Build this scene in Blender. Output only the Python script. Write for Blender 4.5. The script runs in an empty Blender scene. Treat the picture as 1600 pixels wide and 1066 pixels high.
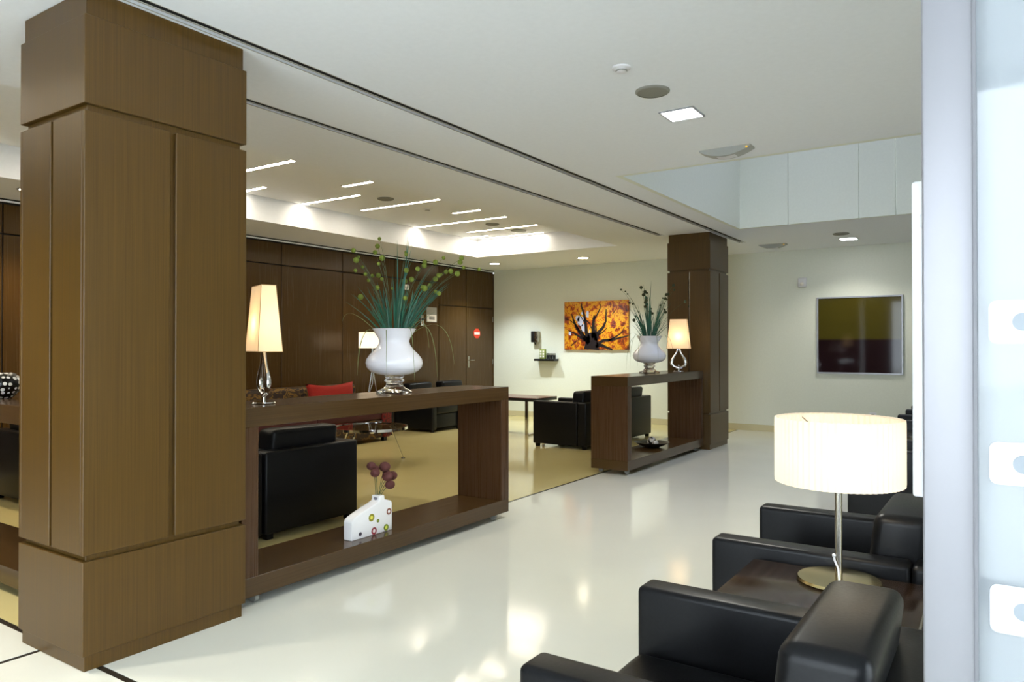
import bpy, bmesh, math, random
from mathutils import Vector, Matrix
random.seed(7)
PI = math.pi
SC = bpy.context.scene
COL = SC.collection

# ------------------------------------------------------------------ camera, sky, exposure
cam_d = bpy.data.cameras.new('camera')
cam = bpy.data.objects.new('camera', cam_d)
COL.objects.link(cam)
cam_d.sensor_fit = 'HORIZONTAL'
cam_d.sensor_width = 36.0
cam_d.lens = 36.0 * 1144 / 1600
cam_d.clip_start = 0.05
cam.location = (0, 0, 1.33)
cam.rotation_euler = (PI / 2 + 8 / 1144, 0, math.radians(33.77))
SC.camera = cam
SC.view_settings.view_transform = 'Standard'
SC.view_settings.look = 'None'
SC.view_settings.gamma = 1.0
SC.view_settings.use_curve_mapping = False
SC.view_settings.exposure = 1.73

world = bpy.data.worlds.new('sky')
SC.world = world
world.use_nodes = True
bg = world.node_tree.nodes['Background']
bg.inputs[0].default_value = (0.85, 0.92, 1.0, 1)
bg.inputs[1].default_value = 3.2


def area_lamp(name, loc, sx, sy, power, color, rot=(0, 0, 0)):
    d = bpy.data.lights.new(name, 'AREA')
    d.shape = 'RECTANGLE'
    d.size = sx
    d.size_y = sy
    d.energy = power
    d.color = color
    o = bpy.data.objects.new(name, d)
    COL.objects.link(o)
    o.location = loc
    o.rotation_euler = rot
    return o


def point_lamp(name, loc, power, color, r=0.04, parent=None):
    d = bpy.data.lights.new(name, 'POINT')
    d.energy = power
    d.color = color
    d.shadow_soft_size = r
    o = bpy.data.objects.new(name, d)
    COL.objects.link(o)
    o.location = loc
    if parent:
        o.parent = parent
    return o


def spot_lamp(name, loc, power, color, angle=100, blend=0.7, r=0.05):
    d = bpy.data.lights.new(name, 'SPOT')
    d.energy = power
    d.color = color
    d.spot_size = math.radians(angle)
    d.spot_blend = blend
    d.shadow_soft_size = r
    o = bpy.data.objects.new(name, d)
    COL.objects.link(o)
    o.location = loc
    return o


WARM = (1.0, 0.80, 0.50)
NEUT = (1.0, 0.93, 0.80)
COOL = (0.86, 0.96, 1.0)
BULB = (1.0, 0.85, 0.60)

# ------------------------------------------------------------------ mesh helpers


class B:
    def __init__(self):
        self.v = []
        self.f = []
        self.m = []
        self.cur = 0

    def add(self, vs, fs):
        o = len(self.v)
        self.v += [tuple(p) for p in vs]
        self.f += [tuple(i + o for i in f) for f in fs]
        self.m += [self.cur] * len(fs)
        return self

    def box(self, x0, x1, y0, y1, z0, z1):
        return self.add([(x0, y0, z0), (x1, y0, z0), (x1, y1, z0), (x0, y1, z0),
                         (x0, y0, z1), (x1, y0, z1), (x1, y1, z1), (x0, y1, z1)],
                        [(0, 3, 2, 1), (4, 5, 6, 7), (0, 1, 5, 4), (1, 2, 6, 5), (2, 3, 7, 6), (3, 0, 4, 7)])

    def quad(self, a, b, c, d):
        return self.add([a, b, c, d], [(0, 1, 2, 3)])

    def prism(self, pts, axis, a, c):
        """polygon pts (2-D) extruded along axis from a to c"""
        def P(p, t):
            return {'x': (t, p[0], p[1]), 'y': (p[0], t, p[1]), 'z': (p[0], p[1], t)}[axis]
        n = len(pts)
        vs = [P(p, a) for p in pts] + [P(p, c) for p in pts]
        fs = [tuple(range(n))[::-1], tuple(range(n, 2 * n))]
        fs += [(i, (i + 1) % n, n + (i + 1) % n, n + i) for i in range(n)]
        return self.add(vs, fs)

    def lathe(self, prof, n=32, c=(0, 0, 0), caps=True):
        vs = []
        fs = []
        for (r, z) in prof:
            for k in range(n):
                a = 2 * PI * k / n
                vs.append((c[0] + r * math.cos(a), c[1] + r * math.sin(a), c[2] + z))
        for i in range(len(prof) - 1):
            for k in range(n):
                k2 = (k + 1) % n
                fs.append((i * n + k, i * n + k2, (i + 1) * n + k2, (i + 1) * n + k))
        if caps:
            fs.append(tuple(range(n))[::-1])
            fs.append(tuple(range((len(prof) - 1) * n, len(prof) * n)))
        return self.add(vs, fs)

    def sphere(self, c, r, n=12, m=8, s=(1, 1, 1)):
        vs = [(c[0], c[1], c[2] - r * s[2])]
        for i in range(1, m):
            t = PI * i / m
            for k in range(n):
                a = 2 * PI * k / n
                vs.append((c[0] + s[0] * r * math.sin(t) * math.cos(a), c[1] + s[1] * r * math.sin(t) * math.sin(a), c[2] - s[2] * r * math.cos(t)))
        vs.append((c[0], c[1], c[2] + r * s[2]))
        fs = [(0, 1 + (k + 1) % n, 1 + k) for k in range(n)]
        for i in range(m - 2):
            for k in range(n):
                k2 = (k + 1) % n
                fs.append((1 + i * n + k, 1 + i * n + k2, 1 + (i + 1) * n + k2, 1 + (i + 1) * n + k))
        L = len(vs) - 1
        b = 1 + (m - 2) * n
        fs += [(b + k, b + (k + 1) % n, L) for k in range(n)]
        return self.add(vs, fs)

    def tube(self, path, r, n=8, flat=None):
        """round tube along path; r number or list"""
        P = [Vector(p) for p in path]
        R = r if isinstance(r, (list, tuple)) else [r] * len(P)
        vs = []
        fs = []
        ref = None
        for i, p in enumerate(P):
            t = (P[min(i + 1, len(P) - 1)] - P[max(i - 1, 0)]).normalized()
            if ref is None:
                ref = Vector((0, 0, 1)) if abs(t.z) < 0.9 else Vector((1, 0, 0))
            u = t.cross(ref).normalized()
            w = u.cross(t).normalized()
            ref = w
            for k in range(n):
                a = 2 * PI * k / n
                vs.append(p + u * math.cos(a) * R[i] + w * math.sin(a) * R[i])
        for i in range(len(P) - 1):
            for k in range(n):
                k2 = (k + 1) % n
                fs.append((i * n + k, i * n + k2, (i + 1) * n + k2, (i + 1) * n + k))
        fs.append(tuple(range(n))[::-1])
        fs.append(tuple(range((len(P) - 1) * n, len(P) * n)))
        return self.add(vs, fs)

    def ribbon(self, path, w, side):
        """thin folded leaf along path, width list w"""
        vs = []
        fs = []
        s = Vector(side).normalized()
        for p, ww in zip(path, w):
            p = Vector(p)
            t = Vector((0, 0, 1))
            vs += [p - s * ww, p + Vector((s.y, -s.x, 0)) * ww * 0.5, p + s * ww]
        for i in range(len(path) - 1):
            a = i * 3
            fs += [(a, a + 1, a + 4, a + 3), (a + 1, a + 2, a + 5, a + 4)]
        return self.add(vs, fs)

    def mesh(self, name, mats, smooth=False, bevel=0, seg=2, auto=None):
        me = bpy.data.meshes.new(name)
        me.from_pydata(self.v, [], self.f)
        if not isinstance(mats, (list, tuple)):
            mats = [mats]
        for m in mats:
            me.materials.append(m)
        for p, i in zip(me.polygons, self.m):
            p.material_index = i
        bm = bmesh.new()
        bm.from_mesh(me)
        bmesh.ops.recalc_face_normals(bm, faces=bm.faces)
        if bevel:
            es = [e for e in bm.edges if len(e.link_faces) == 2 and e.calc_face_angle(0) > 0.5]
            bmesh.ops.bevel(bm, geom=es, offset=bevel, segments=seg, profile=0.5, affect='EDGES', clamp_overlap=True)
        bm.to_mesh(me)
        bm.free()
        if smooth or bevel:
            me.polygons.foreach_set('use_smooth', [True] * len(me.polygons))
            if auto or bevel:
                me.set_sharp_from_angle(angle=math.radians(auto or (50 if seg > 1 else 20)))
        return me

    def build(self, name, mats, parent=None, **k):
        o = bpy.data.objects.new(name, self.mesh(name, mats, **k))
        COL.objects.link(o)
        if parent is not None:
            o.parent = parent
        return o


def inst(name, me, parent=None, loc=(0, 0, 0), rot=(0, 0, 0), scale=None):
    o = bpy.data.objects.new(name, me)
    COL.objects.link(o)
    o.location = loc
    o.rotation_euler = rot
    if scale:
        o.scale = scale
    if parent is not None:
        o.parent = parent
    return o


def tag(o, label=None, cat=None, group=None, kind=None):
    if label:
        o['label'] = label
    if cat:
        o['category'] = cat
    if group:
        o['group'] = group
    if kind:
        o['kind'] = kind
    return o


def thing(name, label, cat, loc=(0, 0, 0), rz=0, group=None, kind=None):
    o = bpy.data.objects.new(name, None)
    COL.objects.link(o)
    o.empty_display_size = 0.1
    o.location = loc
    o.rotation_euler = (0, 0, rz)
    return tag(o, label, cat, group, kind)


def copy_tree(o, parent=None):
    c = o.copy()
    COL.objects.link(c)
    if parent is not None:
        c.parent = parent
    for ch in list(o.children):
        copy_tree(ch, c)
    return c


def dup(root, label, loc, rz=0, group=None):
    c = copy_tree(root)
    c.location = loc
    c.rotation_euler = (0, 0, rz)
    c['label'] = label
    if group:
        c['group'] = group
    return c


# ------------------------------------------------------------------ materials
def lin(h):
    h = h.lstrip('#')
    c = [int(h[i:i + 2], 16) / 255 for i in (0, 2, 4)]
    return tuple((x / 12.92 if x <= 0.04045 else ((x + 0.055) / 1.055) ** 2.4) for x in c) + (1,)


def mat(name, col, rough=0.5, metal=0.0, spec=0.5, **k):
    m = bpy.data.materials.new(name)
    m.use_nodes = True
    p = m.node_tree.nodes['Principled BSDF']
    p.inputs['Base Color'].default_value = lin(col) if isinstance(col, str) else col
    p.inputs['Roughness'].default_value = rough
    p.inputs['Metallic'].default_value = metal
    p.inputs['Specular IOR Level'].default_value = spec
    for a, b in k.items():
        p.inputs[a.replace('_', ' ')].default_value = b
    return m


def N(m, t, **k):
    n = m.node_tree.nodes.new(t)
    for a, b in k.items():
        setattr(n, a, b)
    return n


def L(m, a, b):
    m.node_tree.links.new(a, b)


def noise_col(m, scale, stops, detail=4, rough=0.55, coord='Object', dist=0.0, bump=0.0, bump_dist=0.002, rough_var=None):
    """noise -> colour ramp into Base Color, optional bump and roughness variation"""
    p = m.node_tree.nodes['Principled BSDF']
    tc = N(m, 'ShaderNodeTexCoord')
    mp = N(m, 'ShaderNodeMapping')
    mp.inputs['Scale'].default_value = scale
    L(m, tc.outputs[coord], mp.inputs['Vector'])
    nz = N(m, 'ShaderNodeTexNoise')
    nz.inputs['Scale'].default_value = 1
    nz.inputs['Detail'].default_value = detail
    nz.inputs['Roughness'].default_value = rough
    nz.inputs['Distortion'].default_value = dist
    L(m, mp.outputs[0], nz.inputs['Vector'])
    r = N(m, 'ShaderNodeValToRGB')
    el = r.color_ramp.elements
    while len(el) > 1:
        el.remove(el[-1])
    el[0].position = stops[0][0]
    el[0].color = lin(stops[0][1])
    for pos, c in stops[1:]:
        e = el.new(pos)
        e.color = lin(c)
    L(m, nz.outputs[0], r.inputs[0])
    L(m, r.outputs[0], p.inputs['Base Color'])
    if bump:
        b = N(m, 'ShaderNodeBump')
        b.inputs['Strength'].default_value = bump
        b.inputs['Distance'].default_value = bump_dist
        L(m, nz.outputs[0], b.inputs['Height'])
        L(m, b.outputs[0], p.inputs['Normal'])
    if rough_var:
        mr = N(m, 'ShaderNodeMapRange')
        mr.inputs['To Min'].default_value = rough_var[0]
        mr.inputs['To Max'].default_value = rough_var[1]
        L(m, nz.outputs[0], mr.inputs['Value'])
        L(m, mr.outputs[0], p.inputs['Roughness'])
    return m


def emit(name, col, strength):
    m = bpy.data.materials.new(name)
    m.use_nodes = True
    p = m.node_tree.nodes['Principled BSDF']
    p.inputs['Base Color'].default_value = lin(col)
    p.inputs['Emission Color'].default_value = lin(col)
    p.inputs['Emission Strength'].default_value = strength
    return m


M = {}
wood_stops = [(0.25, '#422d0e'), (0.5, '#4d3712'), (0.75, '#573f17')]
M['wood_pillar'] = noise_col(mat('wood pillar veneer', '#77603a', 0.33, 0, 0.4), (150, 150, 1.3), wood_stops, 5, 0.6, bump=0.05, rough_var=(0.28, 0.42))
M['wood_dark'] = mat('wood recess', '#4d3a22', 0.5)
cst = [(0.25, '#3a2813'), (0.5, '#443018'), (0.75, '#4d381e')]
M['wood_console_v'] = noise_col(mat('wood console upright', '#573f28', 0.3, 0, 0.4), (140, 140, 1.3), [(0.25, '#402a18'), (0.5, '#472f1b'), (0.75, '#4d341f')], 5, 0.6, rough_var=(0.2, 0.36))
M['wood_console_h'] = noise_col(mat('wood console board', '#573f28', 0.22), (120, 1.3, 120), cst, 5, 0.6, rough_var=(0.13, 0.26))
M['wood_wall'] = noise_col(mat('wood wall veneer', '#4a3822', 0.3, 0, 0.35), (140, 140, 1.2), [(0.25, '#3d2a0f'), (0.5, '#463113'), (0.75, '#4e3718')], 5, 0.6, rough_var=(0.2, 0.32))
M['joint'] = mat('dark joint', '#15100b', 0.8)
M['floor_hall'] = noise_col(mat('polished pale stone', '#d2d3c8', 0.12, 0, 0.5), (0.7, 0.7, 0.7), [(0.3, '#dbdbcf'), (0.7, '#e2e2d6')], 6, 0.6, rough_var=(0.06, 0.14))
M['floor_lounge'] = noise_col(mat('polished cream stone', '#cfc7a8', 0.12, 0, 0.5), (0.7, 0.7, 0.7), [(0.3, '#d0c083'), (0.7, '#d6c890')], 6, 0.6, rough_var=(0.06, 0.14))
M['inlay'] = mat('dark stone inlay', '#2a2723', 0.2)
M['white_paint'] = noise_col(mat('white wall paint', '#dfe0da', 0.7), (40, 40, 40), [(0.3, '#e1e4d8'), (0.7, '#e5e8dc')], 3, bump=0.03)
M['ceil_paint'] = noise_col(mat('ceiling paint', '#efefef', 0.8), (30, 30, 30), [(0.3, '#e9ecf1'), (0.7, '#eceff4')], 3)
M['skirting'] = mat('cream stone skirting', '#cfc6a2', 0.25)
M['alu'] = mat('satin aluminium', '#c9cbd0', 0.28, 0.85)
M['alu_white'] = mat('pale powder coated aluminium', '#a9abb4', 0.3, 0.2)
M['handle_white'] = mat('white handle', '#dfe0e4', 0.3)
M['stile'] = mat('satin anodised door frame', '#88878c', 0.35, 0.3)
M['slot'] = mat('track slot', '#0c0b0a', 0.9)
M['track'] = mat('track metal', '#b0aca0', 0.5, 0.2)
M['chrome'] = mat('chrome', '#d6d6d6', 0.08, 1.0)
M['steel'] = mat('brushed steel', '#b3aea2', 0.25, 1.0)
M['brass'] = mat('brushed warm steel', '#b5a678', 0.24, 1.0, Anisotropic=0.6)
M['leather'] = noise_col(mat('black leather', '#0d0e10', 0.38, 0, 0.22), (110, 110, 110), [(0.3, '#0b0c0e'), (0.7, '#121316')], 5, 0.6, bump=0.12, bump_dist=0.002, rough_var=(0.3, 0.44))
M['black'] = mat('black plastic', '#121212', 0.4)
M['table_wood'] = noise_col(mat('dark walnut top', '#3a2b20', 0.2), (50, 1.5, 50), [(0.3, '#271b13'), (0.7, '#38291e')], 5, rough_var=(0.12, 0.22))
M['red_wood'] = mat('reddish lacquered wood', '#6e2416', 0.2)
M['white_glaze'] = mat('white glazed glass', '#e4e4ec', 0.08, 0, 0.6)
M['clear_glass'] = mat('clear glass', '#ffffff', 0.02, 0, 0.5, Transmission_Weight=1.0, IOR=1.45)
M['smoked'] = mat('smoked glass', '#8f8a80', 0.02, 0, 0.5, Transmission_Weight=1.0, IOR=1.05)
M['leaf'] = noise_col(mat('blue green blade', '#1f5a48', 0.45), (8, 8, 4), [(0.3, '#0f4a3c'), (0.6, '#21634c'), (0.8, '#4a7a4a')], 2)
M['leaf_pale'] = mat('pale olive blade', '#6c7a45', 0.5)
M['stem'] = mat('stem', '#40512d', 0.6)
M['pod'] = noise_col(mat('green seed ball', '#6d7c25', 0.8), (160, 160, 160), [(0.3, '#4e5c18'), (0.6, '#7b8a2b'), (0.8, '#98a246')], 2, bump=0.5)
M['pod_dark'] = noise_col(mat('dark seed ball', '#333820', 0.8), (160, 160, 160), [(0.3, '#20261a'), (0.7, '#49512c')], 2, bump=0.5)
M['ball_red'] = noise_col(mat('dried brown red ball', '#5a2a24', 0.7), (50, 50, 50), [(0.3, '#3e1c1d'), (0.6, '#5e2c28'), (0.8, '#8a4426')], 3, bump=0.5)
M['ceramic'] = mat('white ceramic', '#e8e8ea', 0.2)
M['red_fabric'] = noise_col(mat('red fabric', '#a3210f', 0.85), (90, 90, 90), [(0.3, '#881002'), (0.7, '#9c1703')], 3, bump=0.2)
M['plastic'] = mat('white plastic', '#dedee2', 0.4)
M['grey_plastic'] = mat('grey plastic', '#8d8d86', 0.6)
M['sign_red'] = mat('sign red', '#d2391c', 0.5)
M['sign_white'] = mat('sign white', '#efe9e2', 0.5)
M['sign_grey'] = mat('sign grey', '#8f8e86', 0.4)
M['olive'] = mat('olive print', '#8d9a4a', 0.6)
M['strip'] = emit('light strip', '#fff0d8', 14.0)
M['downlight'] = emit('downlight', '#fff0d2', 8.0)
M['led_square'] = emit('square downlight', '#ffffff', 9.0)
M['led_yellow'] = emit('led', '#e8b838', 0.3)


def shade_mat(name, col, strength, trans=0.5):
    """lamp shade: fabric that lets the bulb through and glows"""
    m = bpy.data.materials.new(name)
    m.use_nodes = True
    nt = m.node_tree
    nt.nodes.clear()
    o = nt.nodes.new('ShaderNodeOutputMaterial')
    d = nt.nodes.new('ShaderNodeBsdfDiffuse')
    t = nt.nodes.new('ShaderNodeBsdfTranslucent')
    d.inputs[0].default_value = lin(col)
    t.inputs[0].default_value = lin(col)
    x = nt.nodes.new('ShaderNodeMixShader')
    x.inputs[0].default_value = trans
    e = nt.nodes.new('ShaderNodeEmission')
    e.inputs[0].default_value = lin(col)
    e.inputs[1].default_value = strength
    a = nt.nodes.new('ShaderNodeAddShader')
    nt.links.new(d.outputs[0], x.inputs[1])
    nt.links.new(t.outputs[0], x.inputs[2])
    nt.links.new(x.outputs[0], a.inputs[0])
    nt.links.new(e.outputs[0], a.inputs[1])
    nt.links.new(a.outputs[0], o.inputs[0])
    return m


M['shade'] = shade_mat('cream lit shade', '#ffebca', 0.06)
M['shade_white'] = shade_mat('white pleated lit shade', '#f0e5d4', 0.03)


def pane_mat(name, tint, refl, whiten, rough=0.0):
    """window pane: mostly clear, mirrors at a glance, may be whitened in place of a bright reflection"""
    m = bpy.data.materials.new(name)
    m.use_nodes = True
    nt = m.node_tree
    nt.nodes.clear()
    o = nt.nodes.new('ShaderNodeOutputMaterial')
    t = nt.nodes.new('ShaderNodeBsdfTransparent')
    t.inputs[0].default_value = tint
    g = nt.nodes.new('ShaderNodeBsdfGlossy')
    g.inputs['Roughness'].default_value = rough
    fr = nt.nodes.new('ShaderNodeFresnel')
    fr.inputs[0].default_value = 1.5
    add = nt.nodes.new('ShaderNodeMath')
    add.operation = 'ADD'
    add.use_clamp = True
    add.inputs[1].default_value = refl
    nt.links.new(fr.outputs[0], add.inputs[0])
    x = nt.nodes.new('ShaderNodeMixShader')
    nt.links.new(add.outputs[0], x.inputs[0])
    last = t
    if whiten:
        d = nt.nodes.new('ShaderNodeBsdfDiffuse')
        d.inputs[0].default_value = (0.42, 0.45, 0.48, 1)
        tr = nt.nodes.new('ShaderNodeBsdfTranslucent')
        tr.inputs[0].default_value = (0.86, 0.9, 0.94, 1)
        dm = nt.nodes.new('ShaderNodeMixShader')
        dm.inputs[0].default_value = 0.3
        nt.links.new(d.outputs[0], dm.inputs[1])
        nt.links.new(tr.outputs[0], dm.inputs[2])
        y = nt.nodes.new('ShaderNodeMixShader')
        y.inputs[0].default_value = whiten
        nt.links.new(t.outputs[0], y.inputs[1])
        nt.links.new(dm.outputs[0], y.inputs[2])
        last = y
    nt.links.new(last.outputs[0], x.inputs[1])
    nt.links.new(g.outputs[0], x.inputs[2])
    nt.links.new(x.outputs[0], o.inputs[0])
    return m


M['pane'] = pane_mat('clear window pane', (0.95, 0.97, 0.97, 1), 0.0, 0.0)
M['pane_added_roof'] = pane_mat('added roof light pane', (0.55, 0.56, 0.62, 1), 0.0, 0.0)  # tint sets how much daylight the added roof light lets in
M['pane_whitened'] = pane_mat('door pane with painted white reflection', (0.9, 0.95, 0.97, 1), 0.015, 0.8, 0.03)  # diffuse white stands in for the bright street reflected in the glass

# sofa brocade: golden scrolls on brown
m = M['brocade'] = mat('brown gold brocade', '#3a2412', 0.7)
tc = N(m, 'ShaderNodeTexCoord')
nz = N(m, 'ShaderNodeTexNoise')
nz.inputs['Scale'].default_value = 7
nz.inputs['Distortion'].default_value = 1.5
L(m, tc.outputs['Object'], nz.inputs['Vector'])
r = N(m, 'ShaderNodeValToRGB')
el = r.color_ramp.elements
el[0].position = 0.44
el[0].color = lin('#25150a')
el[1].position = 0.5
el[1].color = lin('#7d5c1c')
e = el.new(0.56)
e.color = lin('#2b190a')
e = el.new(0.62)
e.color = lin('#35200f')
L(m, nz.outputs[0], r.inputs[0])
L(m, r.outputs[0], m.node_tree.nodes['Principled BSDF'].inputs['Base Color'])
m = M['brocade_red'] = mat('red patterned brocade', '#8a1c14', 0.7)
noise_col(m, (12, 12, 12), [(0.35, '#3a0c09'), (0.5, '#7a140d'), (0.58, '#25100b'), (0.7, '#5e120d')], 3, dist=1.5)
M['burgundy'] = noise_col(mat('burgundy seat fabric', '#5c1218', 0.7), (60, 60, 60), [(0.3, '#380a0e'), (0.7, '#450d14')], 3, bump=0.2)

# autumn leaves print
m = M['autumn'] = mat('autumn leaves print', '#e09020', 0.35)
noise_col(m, (4.5, 4.5, 4.5), [(0.36, '#2e1a22'), (0.42, '#7a3018'), (0.46, '#c4541a'), (0.49, '#e58f1c'), (0.52, '#f2c632'), (0.555, '#dd6c20'), (0.60, '#93402f'), (0.65, '#4c2630')], 9, 0.78)
m = M['print_sky'] = mat('pale sky patch', '#c9cbe6', 0.4)
M['print_trunk'] = mat('print trunk', '#1d1418', 0.45)
m = M['print_reflection'] = mat('print with painted room reflection', '#1e1a10', 0.05, 0, 0.3)  # olive top and purple brown bottom paint in a reflection of the room
p = m.node_tree.nodes['Principled BSDF']
tc = N(m, 'ShaderNodeTexCoord')
sp = N(m, 'ShaderNodeSeparateXYZ')
L(m, tc.outputs['Object'], sp.inputs[0])
r = N(m, 'ShaderNodeValToRGB')
r.color_ramp.interpolation = 'EASE'
el = r.color_ramp.elements
el[0].position = 0.49
el[0].color = lin('#24161a')
el[1].position = 0.53
el[1].color = lin('#4d4519')
L(m, sp.outputs['Z'], r.inputs[0])
L(m, r.outputs[0], p.inputs['Base Color'])

# black pot with pale dots
m = M['dotted'] = mat('black pot with white dots', '#101010', 0.25)
p = m.node_tree.nodes['Principled BSDF']
tc = N(m, 'ShaderNodeTexCoord')
vo = N(m, 'ShaderNodeTexVoronoi')
vo.inputs['Scale'].default_value = 34
vo.inputs['Randomness'].default_value = 0.35
L(m, tc.outputs['Object'], vo.inputs['Vector'])
r = N(m, 'ShaderNodeValToRGB')
el = r.color_ramp.elements
el[0].position = 0.36
el[0].color = lin('#d8d4cc')
el[1].position = 0.42
el[1].color = lin('#0c0c0c')
L(m, vo.outputs['Distance'], r.inputs[0])
L(m, r.outputs[0], p.inputs['Base Color'])

# ------------------------------------------------------------------ the room shell
XL, XR, YB, YN, ZC = -8.25, 1.0, 11.7, -2.5, 2.8
LX, LY = -3.5, 1.58              # floor inlay lines


def S(o):
    o['kind'] = 'structure'
    return o


fl = S(bpy.data.objects.new('floor', None))
COL.objects.link(fl)
b = B()
b.box(LX + 0.015, XR, YN, LY - 0.015, -0.1, 0)
b.box(LX + 0.015, XR, LY + 0.015, YB, -0.1, 0)
b.box(XL, LX - 0.015, YN, LY - 0.015, -0.1, 0)
b.build('hall_stone', M['floor_hall'], fl)
b = B()
b.box(XL, LX - 0.015, LY + 0.015, YB, -0.1, 0)
b.build('lounge_stone', M['floor_lounge'], fl)
b = B()
b.box(LX - 0.015, LX + 0.015, YN, YB, -0.1, -0.0015)
b.box(XL, LX - 0.015, LY - 0.015, LY + 0.015, -0.1, -0.0015)
b.box(LX + 0.015, XR, LY - 0.015, LY + 0.015, -0.1, -0.0015)
b.build('inlay_strip', M['inlay'], fl)

# ceiling: plane at 2.8 with the tray (lounge) and the void (hall) left open, and two track gaps
T1, T2 = -3.05, -3.755
TR = (-7.22, -4.66, 0.5, 9.75)      # tray x0 x1 y0 y1
VO = (-2.72, -0.45, 5.8, 9.2)       # void
TH = 0.08
b = B()
hw = 0.042


def crect(x0, x1, y0, y1):
    b.box(x0, x1, y0, y1, ZC, ZC + TH)


crect(XL, TR[0], YN, YB)
crect(TR[0], TR[1], YN, TR[2])
crect(TR[0], TR[1], TR[3], YB)
crect(TR[1], T2 - hw, YN, YB)
crect(T2 - hw, T2 + hw, 9.2, YB)
crect(T2 - hw, T2 + hw, YN, 2.0)
crect(T2 + hw, T1 - hw, YN, YB)
crect(T1 - hw, T1 + hw, 10.45, YB)
crect(T1 + hw, VO[0] - 0.05, YN, YB)
crect(VO[0] - 0.05, VO[1] + 0.05, YN, VO[2] - 0.05)
crect(VO[0] - 0.05, VO[1] + 0.05, VO[3] + 0.05, YB)
crect(VO[1] + 0.05, XR, YN, YB)
b.box(TR[0] - 0.03, TR[1] + 0.03, TR[2] - 0.03, TR[3] + 0.03, 3.09, 3.15)
b.box(TR[0] - 0.03, TR[0], TR[2], TR[3], ZC + TH, 3.09)
b.box(TR[1], TR[1] + 0.03, TR[2], TR[3], ZC + TH, 3.09)
b.box(TR[0] - 0.03, TR[1] + 0.03, TR[2] - 0.03, TR[2], ZC + TH, 3.09)
b.box(TR[0] - 0.03, TR[1] + 0.03, TR[3], TR[3] + 0.03, ZC + TH, 3.09)
S(b.build('ceiling', M['ceil_paint']))
for i, (tx, y0, y1) in enumerate(((T1, YN, 10.45), (T2, 2.0, 9.2))):
    t = S(thing('trim_%d' % (i + 1), None, None, (tx, 0, ZC)))
    b = B()
    b.box(-hw, hw, y0, y1, 0.02, 0.05)
    b.build('slot', M['slot'], t)
    for dx, w in ((-0.040, 0.002), (0, 0.005), (0.040, 0.002)):
        b = B()
        b.box(dx - w, dx + w, y0, y1, -0.002, 0.001)
        b.build('rail', M['track'], t)

# void shaft of the upper storey with a roof light added to send daylight down
ZV = 4.9
v = S(thing('wall_void', None, None))
for nm, a in (('left', (VO[0] - 0.05, VO[0], VO[2], VO[3], ZC, ZV)), ('far', (VO[0] - 0.05, VO[1] + 0.05, VO[3], VO[3] + 0.05, ZC, ZV)),
              ('near', (VO[0] - 0.05, VO[1] + 0.05, VO[2] - 0.05, VO[2], ZC, ZV)), ('right', (VO[1], VO[1] + 0.05, VO[2], VO[3], ZC, ZV))):
    if nm == 'far':
        x0 = a[0]
        for k, x1 in enumerate((-2.14, -1.36, -0.98, a[1])):
            b = B()
            b.box(x0 + (0.004 if k else 0), x1, *a[2:])
            b.build('panel', M['white_paint'], v, bevel=0.003, seg=1)
            x0 = x1
    else:
        b = B()
        b.box(*a)
        b.build('panel', M['white_paint'], v)
w = S(thing('window_added', None, None))
b = B()
b.box(VO[0], VO[1], VO[2], VO[3], ZV + 0.02, ZV + 0.03)
b.build('pane', M['pane_added_roof'], w)
for x in (VO[0], -1.95, -1.2, VO[1]):
    b = B()
    b.box(x - 0.03, x + 0.03, VO[2], VO[3], ZV, ZV + 0.06)
    b.build('frame', M['alu_white'], w)

# walls
b = B()
b.box(XL, XR + 0.2, YB, YB + 0.15, 0, 3.2)
S(b.build('wall_back', M['white_paint']))
b = B()
b.box(LX - 5, XR, YB - 0.015, YB, 0, 0.10)
S(b.build('baseboard_back', M['skirting']))
b = B()
b.box(XR, XR + 0.15, 2.0, YB, 0, 3.2)
S(b.build('wall_right', M['white_paint']))
b = B()
b.box(XL, -2.9, YN - 0.15, YN, 0, 3.2)
S(b.build('wall_near', M['wood_wall']))


def glazing(name, axis, c, spans, z1=2.8):
    """a glazed front of panes between mullions"""
    w = S(thing(name, None, None))
    for a, bb in zip(spans[:-1], spans[1:]):
        p = B()
        if axis == 'x':
            p.box(c - 0.005, c + 0.005, a + 0.03, bb - 0.03, 0.08, z1 - 0.06)
        else:
            p.box(a + 0.03, bb - 0.03, c - 0.005, c + 0.005, 0.08, z1 - 0.06)
        p.build('pane', M['pane'], w)
    for a in spans:
        p = B()
        if axis == 'x':
            p.box(c - 0.04, c + 0.04, a - 0.03, a + 0.03, 0, z1)
        else:
            p.box(a - 0.03, a + 0.03, c - 0.04, c + 0.04, 0, z1)
        p.build('mullion', M['alu_white'], w)
    for z in (0.04, z1 - 0.03):
        p = B()
        if axis == 'x':
            p.box(c - 0.035, c + 0.035, spans[0], spans[-1], z - 0.04, z + 0.04)
        else:
            p.box(spans[0], spans[-1], c - 0.035, c + 0.035, z - 0.04, z + 0.04)
        p.build('rail', M['alu_white'], w)


glazing('window_2', 'x', XR + 0.04, [-2.5, -1.0, 0.5, 2.0])
glazing('window_3', 'y', YN - 0.04, [-2.9, -1.7, -0.3, 1.04])
b = B()
b.box(-30, 30, -30, 30, -0.25, -0.12)
S(b.build('street_pavement', noise_col(mat('street paving', '#a3a39d', 0.8), (1, 1, 1), [(0.3, '#dadad6'), (0.7, '#e4e4e0')], 5)))

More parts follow.
